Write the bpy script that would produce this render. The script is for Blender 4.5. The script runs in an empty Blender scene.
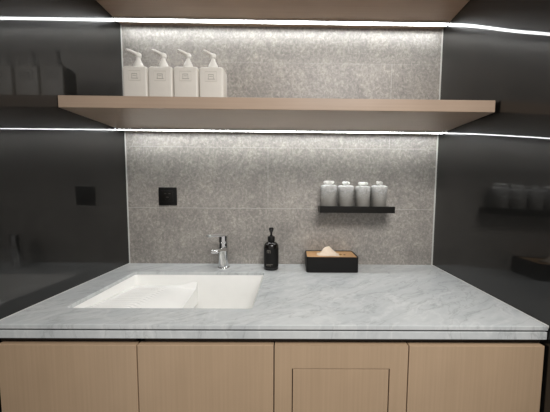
import bpy, bmesh, math, random
from mathutils import Vector, Matrix

random.seed(7)
sc = bpy.context.scene
COL = sc.collection

# ------------------------------------------------------------------ camera
H = 0.85                     # height of the countertop above the floor
W = 1.50                     # width of the niche between the black side walls
R2 = Vector((0.99991751, -0.00965157, 0.00847517))
U2 = Vector((-0.00771436, 0.07630674, 0.99705455))
F = Vector((0.01026985, 0.99703768, -0.07622599))
cam = bpy.data.cameras.new('camera')
cam_o = bpy.data.objects.new('camera', cam)
COL.objects.link(cam_o)
m = Matrix((R2, U2, -F)).transposed().to_4x4()
m.translation = Vector((0.8006, -1.3659, H + 0.359))
cam_o.matrix_world = m
cam.sensor_width = 36.0
cam.lens = 280.0 / 550.0 * 36.0
cam.shift_x = -20.163 / 550.0
cam.shift_y = 6.897 / 550.0
cam.clip_start = 0.02
sc.camera = cam_o

# ------------------------------------------------------------------ world, lights, exposure
world = bpy.data.worlds.new('world')
sc.world = world
world.use_nodes = True
bgn = world.node_tree.nodes['Background']
bgn.inputs[0].default_value = (1.0, 0.965, 0.93, 1)
bgn.inputs[1].default_value = 0.27


def area(name, loc, rot, sx, sy, power, col):
    l = bpy.data.lights.new(name, 'AREA')
    l.shape = 'RECTANGLE'
    l.size, l.size_y, l.energy, l.color = sx, sy, power, col
    o = bpy.data.objects.new(name, l)
    o.location = loc
    o.rotation_euler = rot
    COL.objects.link(o)
    return o


area('room_ceiling_lamp', (1.25, -1.75, 2.38), (math.radians(14), 0, 0), 0.9, 0.6, 19.0, (1.0, 0.97, 0.94))
LED_UP = 12.0
LED_LOW = 16.0
LED_COL = (0.97, 0.995, 1.0, 1)

sc.view_settings.view_transform = 'Standard'
sc.view_settings.look = 'None'
sc.view_settings.gamma = 1
sc.view_settings.use_curve_mapping = False
sc.view_settings.exposure = 1.0


# ------------------------------------------------------------------ materials
def srgb(r, g, b):
    def f(c):
        c /= 255.0
        return c / 12.92 if c <= 0.04045 else ((c + 0.055) / 1.055) ** 2.4
    return (f(r), f(g), f(b), 1)


class NT:
    def __init__(self, name):
        self.m = bpy.data.materials.new(name)
        self.m.use_nodes = True
        self.t = self.m.node_tree
        self.b = self.t.nodes['Principled BSDF']

    def n(self, kind, **kw):
        nd = self.t.nodes.new(kind)
        for k, v in kw.items():
            if hasattr(nd, k) and not k.startswith('i_'):
                setattr(nd, k, v)
        return nd

    def l(self, a, b):
        self.t.links.new(a, b)

    def coord(self):
        return self.n('ShaderNodeTexCoord').outputs['Object']

    def noise(self, vec, scale, detail=4, rough=0.55, dist=0.0):
        nd = self.n('ShaderNodeTexNoise')
        nd.inputs['Scale'].default_value = scale
        nd.inputs['Detail'].default_value = detail
        nd.inputs['Roughness'].default_value = rough
        nd.inputs['Distortion'].default_value = dist
        self.l(vec, nd.inputs['Vector'])
        return nd.outputs['Fac']

    def mapping(self, vec, scale=(1, 1, 1), rot=(0, 0, 0)):
        nd = self.n('ShaderNodeMapping')
        nd.inputs['Scale'].default_value = scale
        nd.inputs['Rotation'].default_value = rot
        self.l(vec, nd.inputs['Vector'])
        return nd.outputs['Vector']

    def ramp(self, fac, stops):
        nd = self.n('ShaderNodeValToRGB')
        e = nd.color_ramp.elements
        while len(e) < len(stops):
            e.new(0.5)
        for el, (p, c) in zip(e, stops):
            el.position = p
            el.color = c
        self.l(fac, nd.inputs['Fac'])
        return nd.outputs['Color']

    def math(self, op, a, b=None):
        nd = self.n('ShaderNodeMath')
        nd.operation = op
        for i, v in enumerate((a, b)):
            if v is None:
                continue
            if isinstance(v, (int, float)):
                nd.inputs[i].default_value = v
            else:
                self.l(v, nd.inputs[i])
        return nd.outputs[0]

    def mix(self, fac, a, b, blend='MIX'):
        nd = self.n('ShaderNodeMixRGB')
        nd.blend_type = blend
        for i, v in zip((0, 1, 2), (fac, a, b)):
            if isinstance(v, (int, float)):
                nd.inputs[i].default_value = v
            elif isinstance(v, tuple):
                nd.inputs[i].default_value = v
            else:
                self.l(v, nd.inputs[i])
        return nd.outputs[0]

    def bump(self, h, strength, dist):
        nd = self.n('ShaderNodeBump')
        nd.inputs['Strength'].default_value = strength
        nd.inputs['Distance'].default_value = dist
        self.l(h, nd.inputs['Height'])
        self.l(nd.outputs[0], self.b.inputs['Normal'])

    def col(self, c):
        if isinstance(c, tuple):
            self.b.inputs['Base Color'].default_value = c
        else:
            self.l(c, self.b.inputs['Base Color'])

    def set(self, **kw):
        for k, v in kw.items():
            self.b.inputs[k.replace('_', ' ')].default_value = v
        return self


def plain(name, color, rough=0.5, var=0.06, scale=30, **kw):
    """Procedural material: a base colour with a faint noise variation."""
    t = NT(name)
    f = t.noise(t.coord(), scale)
    lo = tuple(c * (1 - var) for c in color[:3]) + (1,)
    hi = tuple(min(1, c * (1 + var)) for c in color[:3]) + (1,)
    t.col(t.ramp(f, [(0.3, lo), (0.7, hi)]))
    t.set(Roughness=rough, **kw)
    return t.m


def mat_tile():
    t = NT('stone_tile')
    v = t.coord()
    big = t.noise(v, 7, 5, 0.6, 0.6)
    fine = t.noise(v, 80, 6, 0.78, 0.7)
    streak = t.noise(t.mapping(v, (1, 1, 0.75), (0, 0.6, 0)), 34, 5, 0.68, 2.0)
    base = t.ramp(big, [(0.3, srgb(142, 138, 133)), (0.7, srgb(163, 158, 152))])
    f1 = t.ramp(fine, [(0.36, (0.33, 0.33, 0.33, 1)), (0.5, (0.49, 0.49, 0.49, 1)), (0.66, (0.80, 0.79, 0.77, 1))])
    f2 = t.ramp(streak, [(0.40, (0.36, 0.36, 0.36, 1)), (0.52, (0.5, 0.5, 0.5, 1)), (0.62, (0.72, 0.71, 0.69, 1))])
    c = t.mix(0.62, base, f1, 'OVERLAY')
    c = t.mix(0.5, c, f2, 'OVERLAY')
    # joints between the tiles (x from the left wall, z from the counter top)
    sep = t.n('ShaderNodeSeparateXYZ')
    t.l(v, sep.inputs[0])
    x, z = sep.outputs['X'], sep.outputs['Z']

    def line(val, pos, half):
        d = t.math('ABSOLUTE', t.math('SUBTRACT', val, pos))
        return t.math('LESS_THAN', d, half)

    j = None
    for zz, amt in ((0.275, 1.0), (0.5676, 0.6), (0.960, 0.4)):
        q = t.math('MULTIPLY', line(z, H + zz, 0.0013), amt)
        j = q if j is None else t.math('MAXIMUM', j, q)
    for xx, z0, z1 in ((0.6817, 0.275, 0.5676), (1.2651, 0.5676, 0.960)):
        q = line(x, xx, 0.0011)
        q = t.math('MULTIPLY', q, t.math('GREATER_THAN', z, H + z0))
        q = t.math('MULTIPLY', q, t.math('LESS_THAN', z, H + z1))
        j = t.math('MAXIMUM', j, q)
    c = t.mix(t.math('MULTIPLY', j, 0.75), c, srgb(190, 187, 181))
    t.col(c)
    t.bump(fine, 0.25, 0.0008)
    t.set(Roughness=0.42)
    return t.m


def mat_marble():
    t = NT('grey_marble')
    v = t.mapping(t.coord(), (1, 1, 1), (0, 0, math.radians(-38)))
    warp = t.noise(v, 2.2, 4, 0.6)
    add = t.n('ShaderNodeVectorMath')
    add.operation = 'ADD'
    sc_ = t.n('ShaderNodeVectorMath')
    sc_.operation = 'SCALE'
    sc_.inputs['Scale'].default_value = 0.10
    cmb = t.n('ShaderNodeCombineXYZ')
    t.l(warp, cmb.inputs[0])
    t.l(t.noise(v, 3.1, 3), cmb.inputs[1])
    t.l(cmb.outputs[0], sc_.inputs[0])
    t.l(v, add.inputs[0])
    t.l(sc_.outputs[0], add.inputs[1])
    vv = add.outputs[0]
    st = t.mapping(vv, (1.0, 6.0, 1.0))
    cloud = t.noise(st, 2.3, 6, 0.62, 0.4)
    vein = t.noise(t.mapping(vv, (1.2, 3.6, 1)), 3.4, 5, 0.6, 0.5)
    vline = t.math('ABSOLUTE', t.math('SUBTRACT', vein, 0.5))
    dark = t.ramp(vline, [(0.0, (1, 1, 1, 1)), (0.012, (0.25, 0.25, 0.25, 1)), (0.03, (0, 0, 0, 1))])
    w2 = t.noise(t.mapping(vv, (1.5, 3.0, 1)), 2.1, 5, 0.6, 0.7)
    wline = t.math('ABSOLUTE', t.math('SUBTRACT', w2, 0.47))
    light = t.ramp(wline, [(0.0, (1, 1, 1, 1)), (0.02, (0.3, 0.3, 0.3, 1)), (0.05, (0, 0, 0, 1))])
    fine = t.noise(v, 45, 4, 0.6)
    base = t.ramp(cloud, [(0.3, srgb(186, 190, 192)), (0.5, srgb(196, 200, 201)), (0.72, srgb(207, 210, 210))])
    c = t.mix(t.math('MULTIPLY', dark, 0.32), base, srgb(122, 125, 126))
    c = t.mix(t.math('MULTIPLY', light, 0.40), c, srgb(222, 224, 223))
    c = t.mix(0.12, c, fine, 'OVERLAY')
    t.col(c)
    t.set(Roughness=0.16)
    return t.m


def mat_laminate(name, a, b, lines, rough):
    t = NT(name)
    v = t.coord()
    g = t.noise(t.mapping(v, (160, 160, 2.0) if lines == 'z' else (2.0, 160, 160)), 1.0, 3, 0.6)
    s = t.noise(v, 3.0, 3)
    c = t.ramp(g, [(0.3, a), (0.7, b)])
    c = t.mix(0.18, c, s, 'OVERLAY')
    t.col(c)
    t.bump(g, 0.15, 0.0006)
    t.set(Roughness=rough)
    return t.m


def mat_wood():
    t = NT('light_bamboo')
    v = t.coord()
    g = t.noise(t.mapping(v, (2.5, 70, 70)), 1.0, 5, 0.6, 0.4)
    t.col(t.ramp(g, [(0.3, srgb(196, 148, 98)), (0.7, srgb(226, 184, 132))]))
    t.set(Roughness=0.4)
    return t.m


def mat_panel():
    t = NT('black_gloss_panel')
    v = t.coord()
    f = t.noise(v, 5, 3)
    t.col(t.ramp(f, [(0.3, (0.0040, 0.0042, 0.0040, 1)), (0.7, (0.0055, 0.0057, 0.0055, 1))]))
    t.set(Roughness=0.28, IOR=1.25)
    t.b.inputs['Coat Weight'].default_value = 1.0
    t.b.inputs['Coat Roughness'].default_value = 0.03
    t.b.inputs['Coat IOR'].default_value = 1.5
    return t.m


def mat_emit(name, strength):
    t = NT(name)
    t.b.inputs['Base Color'].default_value = (0.9, 0.9, 0.9, 1)
    t.b.inputs['Emission Color'].default_value = LED_COL
    t.b.inputs['Emission Strength'].default_value = strength
    return t.m


def mat_wrap():
    t = NT('crumpled_clear_plastic')
    v = t.coord()
    n = t.noise(v, 60, 5, 0.7, 1.0)
    t.col((0.86, 0.87, 0.86, 1))
    t.bump(n, 0.9, 0.004)
    sep = t.n('ShaderNodeSeparateXYZ')
    t.l(v, sep.inputs[0])
    h = t.math('MULTIPLY', t.math('SUBTRACT', sep.outputs['Z'], 0.03), 9.0)
    h = t.math('ADD', h, t.math('MULTIPLY', t.math('SUBTRACT', n, 0.5), 0.7))
    cl = t.n('ShaderNodeClamp')
    cl.inputs['Min'].default_value = 0.04
    cl.inputs['Max'].default_value = 0.66
    t.l(h, cl.inputs['Value'])
    t.l(cl.outputs[0], t.b.inputs['Alpha'])
    t.set(Roughness=0.25)
    t.b.inputs['Specular IOR Level'].default_value = 0.6
    return t.m


M = dict(
    tile=mat_tile(), marble=mat_marble(), panel=mat_panel(),
    door=mat_laminate('tan_laminate', srgb(172, 148, 121), srgb(180, 155, 128), 'z', 0.42),
    shelf=mat_laminate('taupe_laminate', srgb(164, 143, 125), srgb(171, 150, 131), 'x', 0.30),
    wood=mat_wood(),
    carcass=plain('dark_brown_board', srgb(52, 42, 34), 0.6),
    floor=plain('grey_floor_stone', srgb(120, 116, 110), 0.45, 0.12, 8),
    ceiling=plain('white_ceiling_paint', srgb(225, 222, 216), 0.8, 0.02),
    sealant=plain('pale_sealant', srgb(205, 206, 202), 0.4, 0.03),
    ceramic=plain('white_ceramic', srgb(246, 246, 243), 0.12, 0.01),
    chrome=plain('chrome', (0.80, 0.80, 0.80, 1), 0.08, 0.02, Metallic=1.0),
    satin=plain('satin_chrome', (0.85, 0.85, 0.85, 1), 0.28, 0.02, Metallic=1.0),
    alu=plain('brushed_aluminium', (0.62, 0.63, 0.63, 1), 0.35, 0.04, Metallic=1.0),
    black=plain('matt_black_plastic', srgb(13, 12, 11), 0.5, 0.08, Specular_IOR_Level=0.3),
    blackmetal=plain('black_coated_metal', srgb(17, 15, 12), 0.40, 0.08, Specular_IOR_Level=0.3),
    hole=plain('socket_slot_black', srgb(6, 6, 6), 0.6),
    socketmark=plain('socket_grey', srgb(70, 67, 62), 0.5),
    bottleglass=plain('dark_brown_bottle', srgb(18, 15, 12), 0.18, 0.08),
    blacklabel=plain('black_label_paper', srgb(15, 14, 12), 0.55, 0.06, Specular_IOR_Level=0.3),
    print=plain('pale_print', srgb(128, 124, 116), 0.5, 0.03),
    whiteplastic=plain('white_plastic', srgb(222, 218, 210), 0.38, 0.02),
    pump=plain('white_pump_plastic', srgb(230, 228, 222), 0.30, 0.02),
    labelp=plain('embossed_label', srgb(206, 202, 194), 0.45, 0.02),
    labelline=plain('label_grey_line', srgb(168, 165, 158), 0.5, 0.03),
    cup=plain('grey_tumbler_plastic', srgb(150, 147, 141), 0.4, 0.04),
    wrap=mat_wrap(),
    knot=plain('white_twisted_plastic', srgb(236, 236, 232), 0.35, 0.04),
    tissue=plain('soft_tissue_paper', srgb(238, 222, 202), 0.9, 0.03),
    led_up=mat_emit('led_diffuser_upper', LED_UP),
    led_low=mat_emit('led_diffuser_lower', LED_LOW),
)


# ------------------------------------------------------------------ mesh helpers
def empty(name, loc):
    o = bpy.data.objects.new(name, None)
    o.empty_display_size = 0.02
    o.location = loc
    COL.objects.link(o)
    return o


def build(name, bm, mat, parent=None, smooth=False, loc=None, origin=None):
    """Link a bmesh (in coordinates local to the parent) as one mesh object."""
    bmesh.ops.recalc_face_normals(bm, faces=bm.faces)
    me = bpy.data.meshes.new(name)
    bm.to_mesh(me)
    bm.free()
    me.materials.append(mat)
    if smooth:
        me.set_sharp_from_angle(angle=math.radians(38))
        for p in me.polygons:
            p.use_smooth = True
    o = bpy.data.objects.new(name, me)
    if loc is not None:
        o.location = loc
    if parent is not None:
        o.parent = parent
    COL.objects.link(o)
    return o


def tag(o, label=None, cat=None, group=None, kind=None):
    if label:
        o['label'] = label
    if cat:
        o['category'] = cat
    if group:
        o['group'] = group
    if kind:
        o['kind'] = kind
    return o


def box(bm, x0, x1, y0, y1, z0, z1, bev=0.0, seg=2):
    r = bmesh.ops.create_cube(bm, size=1.0)
    vs = r['verts']
    for v in vs:
        v.co = Vector(((x0 + x1) / 2 + v.co.x * (x1 - x0), (y0 + y1) / 2 + v.co.y * (y1 - y0),
                       (z0 + z1) / 2 + v.co.z * (z1 - z0)))
    if bev > 0:
        es = list({e for v in vs for e in v.link_edges})
        bmesh.ops.bevel(bm, geom=es, offset=bev, segments=seg, affect='EDGES', profile=0.5)
    return bm


def lathe(bm, prof, cx=0, cy=0, n=32, caps=True):
    rings = []
    for r, z in prof:
        rings.append([bm.verts.new((cx + r * math.cos(2 * math.pi * i / n), cy + r * math.sin(2 * math.pi * i / n), z))
                      for i in range(n)])
    for a, b in zip(rings, rings[1:]):
        for i in range(n):
            bm.faces.new((a[i], a[(i + 1) % n], b[(i + 1) % n], b[i]))
    if caps:
        bm.faces.new(rings[0][::-1])
        bm.faces.new(rings[-1])
    return bm


def sweep(bm, sections, caps=True):
    """Skin a list of equally long point loops."""
    rings = [[bm.verts.new(p) for p in s] for s in sections]
    n = len(rings[0])
    for a, b in zip(rings, rings[1:]):
        for i in range(n):
            bm.faces.new((a[i], a[(i + 1) % n], b[(i + 1) % n], b[i]))
    if caps:
        bm.faces.new(rings[0][::-1])
        bm.faces.new(rings[-1])
    return bm


def tube(bm, pts, radii, n=14, flat=1.0):
    secs = []
    pts = [Vector(p) for p in pts]
    for i, p in enumerate(pts):
        d = (pts[min(i + 1, len(pts) - 1)] - pts[max(i - 1, 0)]).normalized()
        s = d.cross(Vector((0, 0, 1)))
        if s.length < 1e-4:
            s = Vector((1, 0, 0))
        s.normalize()
        u = s.cross(d).normalized()
        r = radii[i] if isinstance(radii, (list, tuple)) else radii
        secs.append([p + s * r * math.cos(2 * math.pi * k / n) + u * r * flat * math.sin(2 * math.pi * k / n)
                     for k in range(n)])
    return sweep(bm, secs)


def rrect(x0, x1, y0, y1, r, k=6):
    pts = []
    for cx, cy, a0 in ((x1 - r, y1 - r, 0), (x0 + r, y1 - r, 90), (x0 + r, y0 + r, 180), (x1 - r, y0 + r, 270)):
        for i in range(k + 1):
            a = math.radians(a0 + 90.0 * i / k)
            pts.append((cx + r * math.cos(a), cy + r * math.sin(a)))
    return pts


def sm(t):
    t = max(0.0, min(1.0, t))
    return t * t * (3 - 2 * t)


# ------------------------------------------------------------------ room shell
YF = -2.6
tag(build('floor', box(bmesh.new(), -0.10, 1.60, YF, 0.10, -0.06, 0.0), M['floor']), kind='structure')
tag(build('ceiling', box(bmesh.new(), -0.10, 1.60, YF, 0.10, 2.45, 2.50), M['ceiling']), kind='structure')
tag(build('wall_back', box(bmesh.new(), -0.10, 1.60, 0.0, 0.10, 0.0, 2.45), M['tile']), kind='structure')
tag(build('wall_left', box(bmesh.new(), -0.04, 0.0, -1.05, 0.0, 0.0, 2.45), M['panel']), kind='structure')

# the right panel is bowed very slightly near its front edge
bm = bmesh.new()
NY, NZ = 36, 24
grid = {}
for s in (0, 1):
    for i in range(NY + 1):
        for k in range(NZ + 1):
            y = -1.05 * i / NY
            z = 2.45 * k / NZ
            warp = 0.0
            if s == 0:
                warp = 0.020 * sm((-y - 0.16) / 0.62) ** 1.4 * max(0.0, z - (H + 0.05))
                warp += 0.008 * sm((-y - 0.02) / 0.50) * sm((z - H) / 0.12)
            grid[s, i, k] = bm.verts.new((W + (warp if s == 0 else 0.06), y, z))
for s in (0, 1):
    for i in range(NY):
        for k in range(NZ):
            bm.faces.new((grid[s, i, k], grid[s, i + 1, k], grid[s, i + 1, k + 1], grid[s, i, k + 1]))
for i in range(NY):
    for k in (0, NZ):
        bm.faces.new((grid[0, i, k], grid[0, i + 1, k], grid[1, i + 1, k], grid[1, i, k]))
for k in range(NZ):
    for i in (0, NY):
        bm.faces.new((grid[0, i, k], grid[0, i, k + 1], grid[1, i, k + 1], grid[1, i, k]))
tag(build('wall_right', bm, M['panel'], smooth=True), kind='structure')

# pale sealant beads where the stone meets the black panels
tag(build('trim_1', box(bmesh.new(), 0.0, 0.004, -0.003, 0.0, H, H + 1.12), M['sealant']), kind='structure')
tag(build('trim_2', box(bmesh.new(), W - 0.005, W, -0.003, 0.0, H, H + 1.12), M['sealant']), kind='structure')

# ------------------------------------------------------------------ shelves with led strips
ZS, ZT, TH, SD = H + 0.6379, H + 1.1214, 0.0405, 0.380


def shelf(z, depth):
    bm = bmesh.new()
    box(bm, 0.0005, W - 0.0005, -depth, 0.0, z, z + TH, 0.0012, 1)
    return build('floating_shelf', bm, M['shelf'])


tag(shelf(ZS, SD), 'lower taupe wooden shelf holding the row of white pump bottles', 'shelf')
tag(shelf(ZT, SD), 'upper taupe wooden shelf cut off by the top of the photo', 'shelf')


def led(z, ya, yb, mat, label):
    r = empty('led_strip', (0, 0, z))
    tag(r, label, 'light', 'led strips under the shelves')
    bm = bmesh.new()
    box(bm, 0.004, W - 0.004, ya - 0.003, ya, -0.006, 0.0)
    box(bm, 0.004, W - 0.004, yb, yb + 0.003, -0.006, 0.0)
    box(bm, 0.004, W - 0.004, ya, yb, -0.002, 0.0)
    build('housing', bm, M['alu'], r)
    build('diffuser', box(bmesh.new(), 0.005, W - 0.005, ya, yb, -0.0055, -0.002), mat, r)


led(ZS, -0.068, -0.050, M['led_low'], 'glowing white led strip under the lower shelf')
led(ZT, -0.058, -0.036, M['led_up'], 'glowing white led strip under the upper shelf, near top of photo')

# ------------------------------------------------------------------ countertop with a cut-out
CD = 0.638
SX0, SX1, SY0, SY1 = 0.110, 0.680, -0.530, -0.146


def ring_slab(outer, inner, z0, z1):
    bm = bmesh.new()
    loops = []
    for z in (z0, z1):
        es = []
        for loop in (outer, inner):
            vs = [bm.verts.new((x, y, z)) for x, y in loop]
            es += [bm.edges.new((vs[i], vs[(i + 1) % len(vs)])) for i in range(len(vs))]
            loops.append(vs)
        bmesh.ops.triangle_fill(bm, edges=es, use_beauty=True)
    for a, b in ((loops[0], loops[2]), (loops[1], loops[3])):
        n = len(a)
        for i in range(n):
            bm.faces.new((a[i], a[(i + 1) % n], b[(i + 1) % n], b[i]))
    return bm


ct = empty('countertop', (0, 0, H))
tag(ct, 'long grey veined marble countertop running wall to wall', 'countertop')
inner = rrect(SX0, SX1, SY0, SY1, 0.014)
bm = ring_slab([(0.002, -0.001), (0.002, -CD), (W - 0.002, -CD), (W - 0.002, -0.001)], inner, -0.0130, 0.0)
es = [e for e in bm.edges if all(abs(v.co.y + CD) < 1e-5 for v in e.verts) and abs(e.verts[0].co.z - e.verts[1].co.z) < 1e-6]
es += [e for e in bm.edges if all(abs(v.co.z) < 1e-5 and SX0 - 1e-4 < v.co.x < SX1 + 1e-4 and SY0 - 1e-4 < v.co.y < SY1 + 1e-4 for v in e.verts)
       and abs(e.calc_face_angle(0.0)) > 0.5]
bmesh.ops.bevel(bm, geom=es, offset=0.0018, segments=2, affect='EDGES', profile=0.5)
build('slab', bm, M['marble'], ct)
bm = bmesh.new()
box(bm, 0.002, W - 0.002, -CD + 0.001, -CD + 0.022, -0.0390, -0.0175, 0.0012, 2)
build('front_edging', bm, M['marble'], ct)
bm = bmesh.new()
box(bm, 0.002, W - 0.002, -CD + 0.008, -CD + 0.022, -0.0175, -0.0130)
build('shadow_joint', bm, M['carcass'], ct)
# sealant between countertop and black panels
tag(build('trim_3', box(bmesh.new(), 0.0, 0.004, -CD, 0.0, H - 0.006, H + 0.0012), M['sealant']), kind='structure')
tag(build('trim_4', box(bmesh.new(), W - 0.004, W, -CD, 0.0, H - 0.006, H + 0.0012), M['sealant']), kind='structure')

# ------------------------------------------------------------------ undermount sink
sk = empty('sink', ((SX0 + SX1) / 2, (SY0 + SY1) / 2, H - 0.0130))
tag(sk, 'white rectangular ceramic undermount sink with a ribbed washboard end', 'sink')
cx, cy = (SX0 + SX1) / 2, (SY0 + SY1) / 2
bm = bmesh.new()


def loop(off, z, r):
    return [(x - cx, y - cy, z) for x, y in rrect(SX0 + off, SX1 - off, SY0 + off, SY1 - off, r)]


sweep(bm, [loop(-0.030, -0.0005, 0.02), loop(-0.001, -0.0005, 0.018), loop(0.001, -0.003, 0.018), loop(0.005, -0.09, 0.022),
           loop(0.012, -0.165, 0.03), loop(0.03, -0.183, 0.04), loop(0.09, -0.19, 0.05)], caps=False)
last = list(bm.verts)[-28:]
bm.faces.new(last)
sweep(bm, [loop(-0.030, -0.0006, 0.02), loop(-0.030, -0.012, 0.02), loop(-0.008, -0.02, 0.022), loop(-0.006, -0.17, 0.03),
           loop(0.03, -0.198, 0.04)], caps=False)
build('basin', bm, M['ceramic'], sk, smooth=True)
# washboard: a ribbed slope filling the left part, with a lip curling up at its right end
bm = bmesh.new()
gx, gy = 40, 150
x0, x1, y0, y1 = SX0 + 0.004, 0.385, SY1 - 0.005, SY1 - 0.379
top = {}
for i in range(gx + 1):
    for k in range(gy + 1):
        x = x0 + (x1 - x0) * i / gx
        y = y0 + (y1 - y0) * k / gy
        q = y0 - y
        z = -0.044 + 0.085 * q
        rib = 0.0035 * (0.5 + 0.5 * math.sin(q * 2 * math.pi / 0.021))
        z += rib * sm((q - 0.03) / 0.05) * sm((0.36 - q) / 0.03) * sm((x - x0 - 0.012) / 0.015) * sm((0.275 - x) / 0.02)
        z += 0.020 * sm((x - 0.27) / 0.10) ** 1.6 * (1 - sm(q / 0.03))
        z -= 0.085 * q / 0.379 * sm((x - 0.24) / 0.145) + 0.006 * sm((x - 0.24) / 0.145)
        top[i, k] = bm.verts.new((x - cx, y - cy, z))
for i in range(gx):
    for k in range(gy):
        bm.faces.new((top[i, k], top[i + 1, k], top[i + 1, k + 1], top[i, k + 1]))
ring = [top[i, 0] for i in range(gx + 1)] + [top[gx, k] for k in range(1, gy + 1)] + \
       [top[i, gy] for i in range(gx - 1, -1, -1)] + [top[0, k] for k in range(gy - 1, 0, -1)]
low = [bm.verts.new((v.co.x, v.co.y, -0.125)) for v in ring]
for i in range(len(ring)):
    j = (i + 1) % len(ring)
    bm.faces.new((ring[i], ring[j], low[j], low[i]))
bm.faces.new(low)
build('washboard', bm, M['ceramic'], sk, smooth=True)
bm = bmesh.new()
lathe(bm, [(0.030, -0.1895), (0.030, -0.186), (0.022, -0.185), (0.020, -0.187)], 0.12, 0.0, 28)
build('drain', bm, M['chrome'], sk, smooth=True)

# ------------------------------------------------------------------ faucet
fc = empty('faucet', (0.480, -0.067, H))
tag(fc, 'chrome single lever basin faucet standing behind the white sink', 'faucet')
bm = lathe(bmesh.new(), [(0.0275, 0.0003), (0.0275, 0.003), (0.0262, 0.005), (0.024, 0.0062)], n=36)
build('base_ring', bm, M['chrome'], fc, smooth=True)
bm = lathe(bmesh.new(), [(0.0240, 0.006), (0.0235, 0.05), (0.0225, 0.100), (0.0225, 0.112), (0.0215, 0.115)], n=36)
build('body', bm, M['chrome'], fc, smooth=True)
bm = bmesh.new()
secs = []
for q, (yy, zz, hw, hh) in enumerate(((-0.004, 0.086, 0.0195, 0.014), (-0.03, 0.091, 0.0175, 0.011), (-0.07, 0.099, 0.0165, 0.0085),
                                      (-0.115, 0.105, 0.016, 0.0075), (-0.150, 0.106, 0.0155, 0.007), (-0.154, 0.106, 0.012, 0.004))):
    secs.append([(x, yy, zz + y) for x, y in rrect(-hw, hw, -hh, hh, min(hw, hh) * 0.7, 4)])
sweep(bm, secs)
sp = build('spout', bm, M['chrome'], fc, smooth=True)
bm = lathe(bmesh.new(), [(0.0105, 0.094), (0.0115, 0.0955), (0.0115, 0.1005)], 0, -0.124, 24)
build('aerator', bm, M['blackmetal'], sp, smooth=True)
bm = lathe(bmesh.new(), [(0.0205, 0.1145), (0.0205, 0.120), (0.0225, 0.122), (0.0225, 0.146), (0.0200, 0.152), (0.010, 0.1545)], n=36)
build('cartridge_cap', bm, M['chrome'], fc, smooth=True)
bm = bmesh.new()
secs = []
for yy, zz, hw, hh in ((0.017, 0.1525, 0.012, 0.004), (0.0, 0.154, 0.0175, 0.005), (-0.03, 0.157, 0.014, 0.006), (-0.08, 0.163, 0.0115, 0.0055),
                       (-0.135, 0.170, 0.0105, 0.0052), (-0.140, 0.1705, 0.007, 0.003)):
    secs.append([(x, yy, zz + y) for x, y in rrect(-hw, hw, -hh, hh, min(hw, hh) * 0.8, 4)])
sweep(bm, secs)
bmesh.ops.rotate(bm, verts=bm.verts, cent=(0, 0, 0), matrix=Matrix.Rotation(math.radians(-13), 3, 'Z'))
build('lever', bm, M['satin'], fc, smooth=True)

# ------------------------------------------------------------------ black soap bottle
sb = empty('soap_bottle', (0.705, -0.092, H))
tag(sb, 'dark brown pump bottle with a black label, between faucet and tissue box', 'soap bottle')
bm = lathe(bmesh.new(), [(0.029, 0.0003), (0.0325, 0.002), (0.0335, 0.006), (0.0335, 0.106), (0.0325, 0.113), (0.028, 0.121), (0.020, 0.127),
                         (0.0145, 0.130), (0.0135, 0.136)], n=40)
build('bottle', bm, M['bottleglass'], sb, smooth=True)
bm = lathe(bmesh.new(), [(0.0336, 0.014), (0.0339, 0.0142), (0.0339, 0.1008), (0.0336, 0.101)], n=40, caps=False)
lb = build('label', bm, M['blacklabel'], sb, smooth=True)
bm = bmesh.new()


def on_label(bm, a0, a1, z0, z1, r=0.0341):
    """A thin strip of print on the round label; angles in degrees from the front, negative = left."""
    n = max(1, int(abs(a1 - a0) / 4))
    pr = []
    for i in range(n + 1):
        a = math.radians(a0 + (a1 - a0) * i / n)
        pr.append((r * math.sin(a), -r * math.cos(a)))
    vs0 = [bm.verts.new((x, y, z0)) for x, y in pr]
    vs1 = [bm.verts.new((x, y, z1)) for x, y in pr]
    for i in range(n):
        bm.faces.new((vs0[i], vs0[i + 1], vs1[i + 1], vs1[i]))


for a in (-30, -18, -6):
    on_label(bm, a, a + 3.5, 0.081, 0.093)
on_label(bm, -30, -2.5, 0.0925, 0.0945)
build('emblem_print', bm, M['print'], lb)
bm = bmesh.new()
for a0, a1 in ((-38, -30), (-28, -14), (-12, -6), (-4, 8), (10, 16)):
    on_label(bm, a0, a1, 0.0285, 0.0305)
for a0, a1 in ((-38, -24), (-22, -16), (-14, 4)):
    on_label(bm, a0, a1, 0.0235, 0.0248)
build('small_print', bm, M['print'], lb)
bm = lathe(bmesh.new(), [(0.0150, 0.1315), (0.0165, 0.1325), (0.0165, 0.150), (0.0150, 0.153), (0.0075, 0.154), (0.0065, 0.158)], n=32)
build('pump_collar', bm, M['black'], sb, smooth=True)
bm = lathe(bmesh.new(), [(0.0048, 0.157), (0.0048, 0.172), (0.0075, 0.175), (0.0105, 0.184), (0.0108, 0.190), (0.0085, 0.193)], n=24)
tube(bm, [(0, -0.004, 0.184), (0.002, -0.022, 0.184), (0.003, -0.036, 0.181), (0.003, -0.040, 0.176)], [0.0055, 0.0050, 0.0042, 0.0035], 12)
build('pump_head', bm, M['black'], sb, smooth=True)

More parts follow.
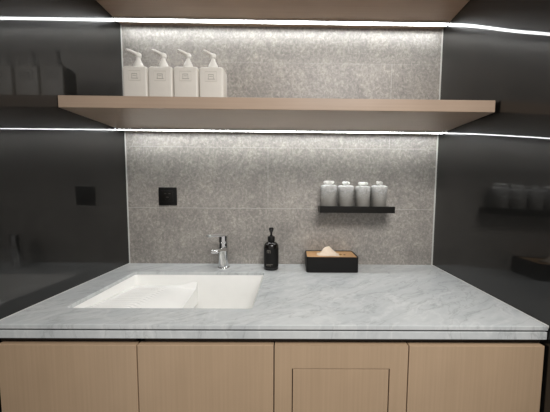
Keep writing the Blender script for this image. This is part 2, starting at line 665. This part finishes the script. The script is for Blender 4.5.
# ------------------------------------------------------------------ tissue box
tb = empty('tissue_box', (0.981, -0.0755, H))
tag(tb, 'black rectangular tissue box with a light wooden lid, on the marble', 'tissue box')
hw, hd, hh = 0.1160, 0.0715, 0.070
bm = bmesh.new()
sweep(bm, [[(x, y, z) for x, y in rrect(-hw + o, hw - o, -hd + o, hd - o, 0.010, 5)] for o, z in
           ((0.002, 0.0004), (0.0, 0.002), (0.0, hh), (0.0035, hh), (0.0035, 0.010))], caps=False)
vs = list(bm.verts)
bm.faces.new(vs[:24][::-1])
bm.faces.new(vs[-24:])
build('body', bm, M['black'], tb, smooth=True)
bm = ring_slab(rrect(-hw + 0.004, hw - 0.004, -hd + 0.004, hd - 0.004, 0.008, 5), rrect(-0.055, 0.055, -0.016, 0.016, 0.0155, 6), hh - 0.012, hh - 0.003)
build('lid', bm, M['wood'], tb)
bm = lathe(bmesh.new(), [(0.005, hh - 0.003), (0.005, hh - 0.0022), (0.0045, hh - 0.002)], 0.064, -0.008, 20)
build('lid_knot', bm, M['carcass'], tb)

# the sheet pulled out of it
ts = empty('tissue', (0.968, -0.082, H + hh - 0.003))
tag(ts, 'cream paper tissue peaking out of the wooden lid of black box', 'tissue')
bm = bmesh.new()
gx, gy = 44, 26
g = {}
for s, off in ((0, 0.0), (1, -0.0012)):
    for i in range(gx + 1):
        for k in range(gy + 1):
            u = -1 + 2 * i / gx
            v = -1 + 2 * k / gy
            r = math.sqrt(u * u + (v * 0.9) ** 2)
            peak = math.exp(-(abs(u + 0.02) / 0.62) ** 2.4) * math.exp(-(abs(v) / 0.52) ** 1.7)
            z = 0.037 * peak + 0.0022 * math.sin(11 * u + 5 * v) * (1 - min(1, r)) + 0.002 * math.sin(9 * v - 7 * u) * (1 - min(1, r))
            x = u * 0.052 * (1 - 0.10 * abs(v)) + 0.003 * math.sin(5 * v)
            y = v * 0.040 * (1 - 0.25 * u * u) + 0.002 * math.sin(6 * u)
            g[s, i, k] = bm.verts.new((x, y, max(0.0016, z + 0.0016) + off))
for s in (0, 1):
    for i in range(gx):
        for k in range(gy):
            bm.faces.new((g[s, i, k], g[s, i + 1, k], g[s, i + 1, k + 1], g[s, i, k + 1]))
for i in range(gx):
    for k in (0, gy):
        bm.faces.new((g[0, i, k], g[0, i + 1, k], g[1, i + 1, k], g[1, i, k]))
for k in range(gy):
    for i in (0, gx):
        bm.faces.new((g[0, i, k], g[0, i, k + 1], g[1, i, k + 1], g[1, i, k]))
build('sheet', bm, M['tissue'], ts, smooth=True)

# ------------------------------------------------------------------ small black wall shelf and wrapped tumblers
ZC = H + 0.2905
wsx0, wsx1 = 0.926, 1.267
wl = empty('wall_shelf', ((wsx0 + wsx1) / 2, 0, ZC))
tag(wl, 'narrow black metal wall shelf holding four grey tumblers', 'shelf')
hwid = (wsx1 - wsx0) / 2
bm = bmesh.new()
box(bm, -hwid, hwid, -0.100, -0.0005, -0.004, 0.0, 0.0008, 1)
build('tray', bm, M['blackmetal'], wl)
bm = bmesh.new()
box(bm, -hwid, hwid, -0.103, -0.100, -0.0265, 0.0035, 0.0008, 1)
build('front_lip', bm, M['blackmetal'], wl)
for s in (-1, 1):
    bm = bmesh.new()
    xa = s * hwid
    box(bm, min(xa, xa - s * 0.003), max(xa, xa - s * 0.003), -0.100, -0.0005, -0.0265, -0.004)
    build('side_plate', bm, M['blackmetal'], wl)


def make_tumbler():
    r = empty('tumbler', (0, 0, 0))
    bm = lathe(bmesh.new(), [(0.0315, 0.0003), (0.0333, 0.003), (0.0350, 0.086), (0.0353, 0.088), (0.0335, 0.088), (0.0305, 0.008)], n=36)
    build('cup', bm, M['cup'], r, smooth=True)
    bm = bmesh.new()
    n = 48
    rings = []
    for z, rad, a in ((0.028, 0.0346, 0.0002), (0.045, 0.0352, 0.0003), (0.058, 0.0357, 0.0004), (0.068, 0.0362, 0.0005), (0.078, 0.0368, 0.0006), (0.088, 0.0372, 0.0009), (0.093, 0.0362, 0.0014), (0.096, 0.031, 0.0022),
                      (0.0975, 0.022, 0.0028), (0.0985, 0.012, 0.002), (0.100, 0.007, 0.001)):
        rings.append([((rad + a * math.sin(9 * t + z * 60) + a * 0.7 * math.sin(17 * t)) * math.cos(t),
                       (rad + a * math.sin(9 * t + z * 60)) * math.sin(t),
                       z + a * 0.9 * math.sin(7 * t + 1.0)) for t in (2 * math.pi * i / n for i in range(n))])
    sweep(bm, rings, caps=False)
    cv = build('cover', bm, M['wrap'], r, smooth=True)
    bm = bmesh.new()
    n = 40
    rings = []
    for z, rad, a in ((0.099, 0.006, 0.0005), (0.102, 0.011, 0.001), (0.106, 0.0145, 0.003), (0.111, 0.0150, 0.0035), (0.1150, 0.0125, 0.003),
                      (0.1165, 0.007, 0.002), (0.115, 0.002, 0.0005)):
        rings.append([((rad * 1.55 + a * math.sin(5 * t)) * math.cos(t), (rad * 0.7 + a * math.sin(5 * t + 1)) * math.sin(t),
                       z + a * 0.8 * math.sin(3 * t + 0.6)) for t in (2 * math.pi * i / n for i in range(n))])
    sweep(bm, rings, caps=False)
    build('twisted_knot', bm, M['knot'], cv, smooth=True)
    return r


def kids(o):
    return [c for c in bpy.data.objects if c.parent == o]


def copy_tree(o, parent=None):
    c = o.copy()
    COL.objects.link(c)
    c.parent = parent
    for ch in kids(o):
        copy_tree(ch, c)
    return c


tum = make_tumbler()
cups = [(0.971, 0.0, 1.02, 'wrapped grey tumbler at the left end of the black wall shelf'),
        (1.050, 2.0, 1.0, 'second wrapped grey tumbler from the left on black wall shelf'),
        (1.130, 3.3, 0.98, 'third wrapped grey tumbler from the left on black wall shelf'),
        (1.207, 0.9, 1.02, 'wrapped grey tumbler at the right end of the black wall shelf')]
trees = [tum] + [copy_tree(tum) for _ in cups[1:]]
for o, (x, rz, s, lab) in zip(trees, cups):
    o.location = (x, -0.052, ZC)
    o.rotation_euler = (0, 0, rz)
    o.scale = (s, s, s)
    tag(o, lab, 'tumbler', 'wrapped tumblers on the black wall shelf')


# ------------------------------------------------------------------ white pump bottles on the lower shelf
def make_pump_bottle():
    r = empty('pump_bottle', (0, 0, 0))
    bw, bd, bh = 0.0490, 0.0350, 0.178
    bm = bmesh.new()
    secs = []
    for o, z in ((0.003, 0.0004), (0.0, 0.003), (0.0, bh - 0.012), (0.0012, bh - 0.006), (0.005, bh - 0.0015), (0.011, bh)):
        secs.append([(x, y, z) for x, y in rrect(-bw + o, bw - o, -bd + o, bd - o, 0.008, 5)])
    sweep(bm, secs)
    build('bottle', bm, M['whiteplastic'], r, smooth=True)
    bm = bmesh.new()
    t = 0.0016
    fx, fz0, fz1 = 0.024, 0.119, 0.158
    yb, yf = -bd + 0.0002, -bd - 0.0010
    box(bm, -fx, fx, yf, yb, fz1 - t, fz1)
    box(bm, -fx, fx, yf, yb, fz0, fz0 + t)
    box(bm, -fx, -fx + t, yf, yb, fz0, fz1)
    box(bm, fx - t, fx, yf, yb, fz0, fz1)
    lbl = build('label_frame', bm, M['labelp'], r)
    bm = bmesh.new()
    box(bm, -0.011, 0.011, yf, yb, 0.145, 0.1468)
    box(bm, -0.011, -0.0095, yf, yb, 0.129, 0.145)
    box(bm, 0.0095, 0.011, yf, yb, 0.129, 0.145)
    box(bm, -0.007, 0.007, yf, yb, 0.138, 0.1395)
    box(bm, -0.013, 0.015, yf, yb, 0.127, 0.129)
    build('label_lines', bm, M['labelline'], lbl)
    bm = lathe(bmesh.new(), [(0.0200, bh - 0.0005), (0.0200, bh + 0.010), (0.0185, bh + 0.016), (0.0135, bh + 0.026), (0.0095, bh + 0.034), (0.0085, bh + 0.040)], n=32)
    build('pump_collar', bm, M['pump'], r, smooth=True)
    bm = lathe(bmesh.new(), [(0.0075, bh + 0.033), (0.0075, bh + 0.044), (0.0115, bh + 0.047), (0.0122, bh + 0.058), (0.0100, bh + 0.062)], n=28)
    tube(bm, [(0, 0, bh + 0.056), (-0.009, -0.014, bh + 0.057), (-0.018, -0.028, bh + 0.058), (-0.0235, -0.038, bh + 0.0575), (-0.0255, -0.042, bh + 0.0545)],
         [0.0085, 0.0078, 0.0070, 0.0062, 0.005], 14, 0.8)
    build('pump_head', bm, M['pump'], r, smooth=True)
    return r


pb = make_pump_bottle()
labs = ['white square pump bottle nearest the left black wall on the lower shelf',
        'second white pump bottle from the left wall on the lower shelf',
        'third white pump bottle from the left wall on the lower shelf',
        'white square pump bottle at the right end of its row, open shelf beside it']
trees = [pb] + [copy_tree(pb) for _ in labs[1:]]
for i, (o, lab) in enumerate(zip(trees, labs)):
    o.location = (0.1640 + 0.1020 * i, -0.165 + (0, 0.001, -0.001, 0.001)[i], ZS + TH)
    o.rotation_euler = (0, 0, math.radians((0.5, -0.8, 0.3, -0.6)[i]))
    tag(o, lab, 'pump bottle', 'white pump bottles on the lower shelf')

# ------------------------------------------------------------------ wall socket
ws = empty('wall_socket', (0.1985, 0, H + 0.3305))
tag(ws, 'square black wall socket on the grey tiles left of the faucet', 'socket')
bm = bmesh.new()
box(bm, -0.0435, 0.0435, -0.008, 0.0, -0.0435, 0.0435, 0.003, 3)
build('plate', bm, M['black'], ws, smooth=True)
bm = bmesh.new()
box(bm, -0.027, 0.027, -0.0092, -0.0075, -0.027, 0.027, 0.0012, 2)
ins = build('insert', bm, M['blackmetal'], ws, smooth=True)


def slot(x, z, ang, w=0.009, h=0.0022, mat='hole'):
    bm = bmesh.new()
    box(bm, -w / 2, w / 2, -0.0002, 0.0002, -h / 2, h / 2)
    bmesh.ops.rotate(bm, verts=bm.verts, cent=(0, 0, 0), matrix=Matrix.Rotation(math.radians(ang), 3, 'Y'))
    bmesh.ops.translate(bm, verts=bm.verts, vec=(x, -0.0094, z))
    build('slot', bm, M[mat], ins)


slot(-0.010, 0.013, 0, 0.010, 0.003, 'socketmark')
slot(0.010, 0.013, 0, 0.010, 0.003, 'socketmark')
slot(0.0, -0.004, 0, 0.012, 0.003, 'socketmark')
slot(-0.009, -0.016, 60)
slot(0.009, -0.016, -60)

# ------------------------------------------------------------------ base cabinets
ZTOP = H - 0.0570
FY = -CD + 0.001              # door face
edges = [0.009, 0.3835, 0.7540, 1.1210, 1.4955]
labs = ['tan base cabinet at the left end, under the ribbed side of the sink',
        'tan base cabinet under the right half of the sink and the faucet',
        'tan base cabinet whose door frames a smaller inset panel',
        'tan base cabinet at the right end beside the black wall']
for i in range(4):
    a, b = edges[i], edges[i + 1]
    xm = (a + b) / 2
    cb = empty('base_cabinet', (xm, FY, 0))
    tag(cb, labs[i], 'cabinet', 'base cabinets under the countertop')
    hw = (b - a) / 2
    bm = bmesh.new()                       # open-topped box so that the sink hangs inside
    d0, d1, zt = 0.021, CD - 0.010, H - 0.0395
    lo = -hw if i else -hw - 0.008
    hi = hw if i < 3 else hw + 0.004
    t = 0.012
    box(bm, lo + 0.0003, lo + t, d0, d1, 0.10, H - 0.23 if i == 1 else zt)
    box(bm, hi - t, hi - 0.0003, d0, d1, 0.10, H - 0.23 if i == 0 else zt)
    box(bm, lo + t, hi - t, d1 - t, d1, 0.10, zt)
    box(bm, lo + t, hi - t, d0, d1 - t, 0.10, 0.10 + t)
    box(bm, lo + t, hi - t, d0 + 0.0005, d0 + 0.016, zt - 0.07, zt)
    box(bm, lo + t, hi - t, 0.06, 0.075, 0.0, 0.0995)
    build('carcass', bm, M['carcass'], cb)
    g = 0.0016
    bm = bmesh.new()
    if i != 2:
        box(bm, -hw + g, hw - g, 0.0, 0.019, 0.11, ZTOP, 0.0012, 2)
        build('door', bm, M['door'], cb)
    else:
        pa, pb_, pt = 0.803 - xm, 1.071 - xm, H - 0.1226
        box(bm, -hw + g, pa, 0.0, 0.019, 0.11, ZTOP)
        box(bm, pb_, hw - g, 0.0, 0.019, 0.11, ZTOP)
        box(bm, pa, pb_, 0.0, 0.019, pt, ZTOP)
        box(bm, pa, pb_, 0.0, 0.019, 0.11, 0.17)
        dr = build('door', bm, M['door'], cb)
        bm = bmesh.new()
        box(bm, pa + 0.0025, pb_ - 0.0025, 0.001, 0.018, 0.1725, pt - 0.0025, 0.0012, 2)
        build('inset_panel', bm, M['door'], dr)
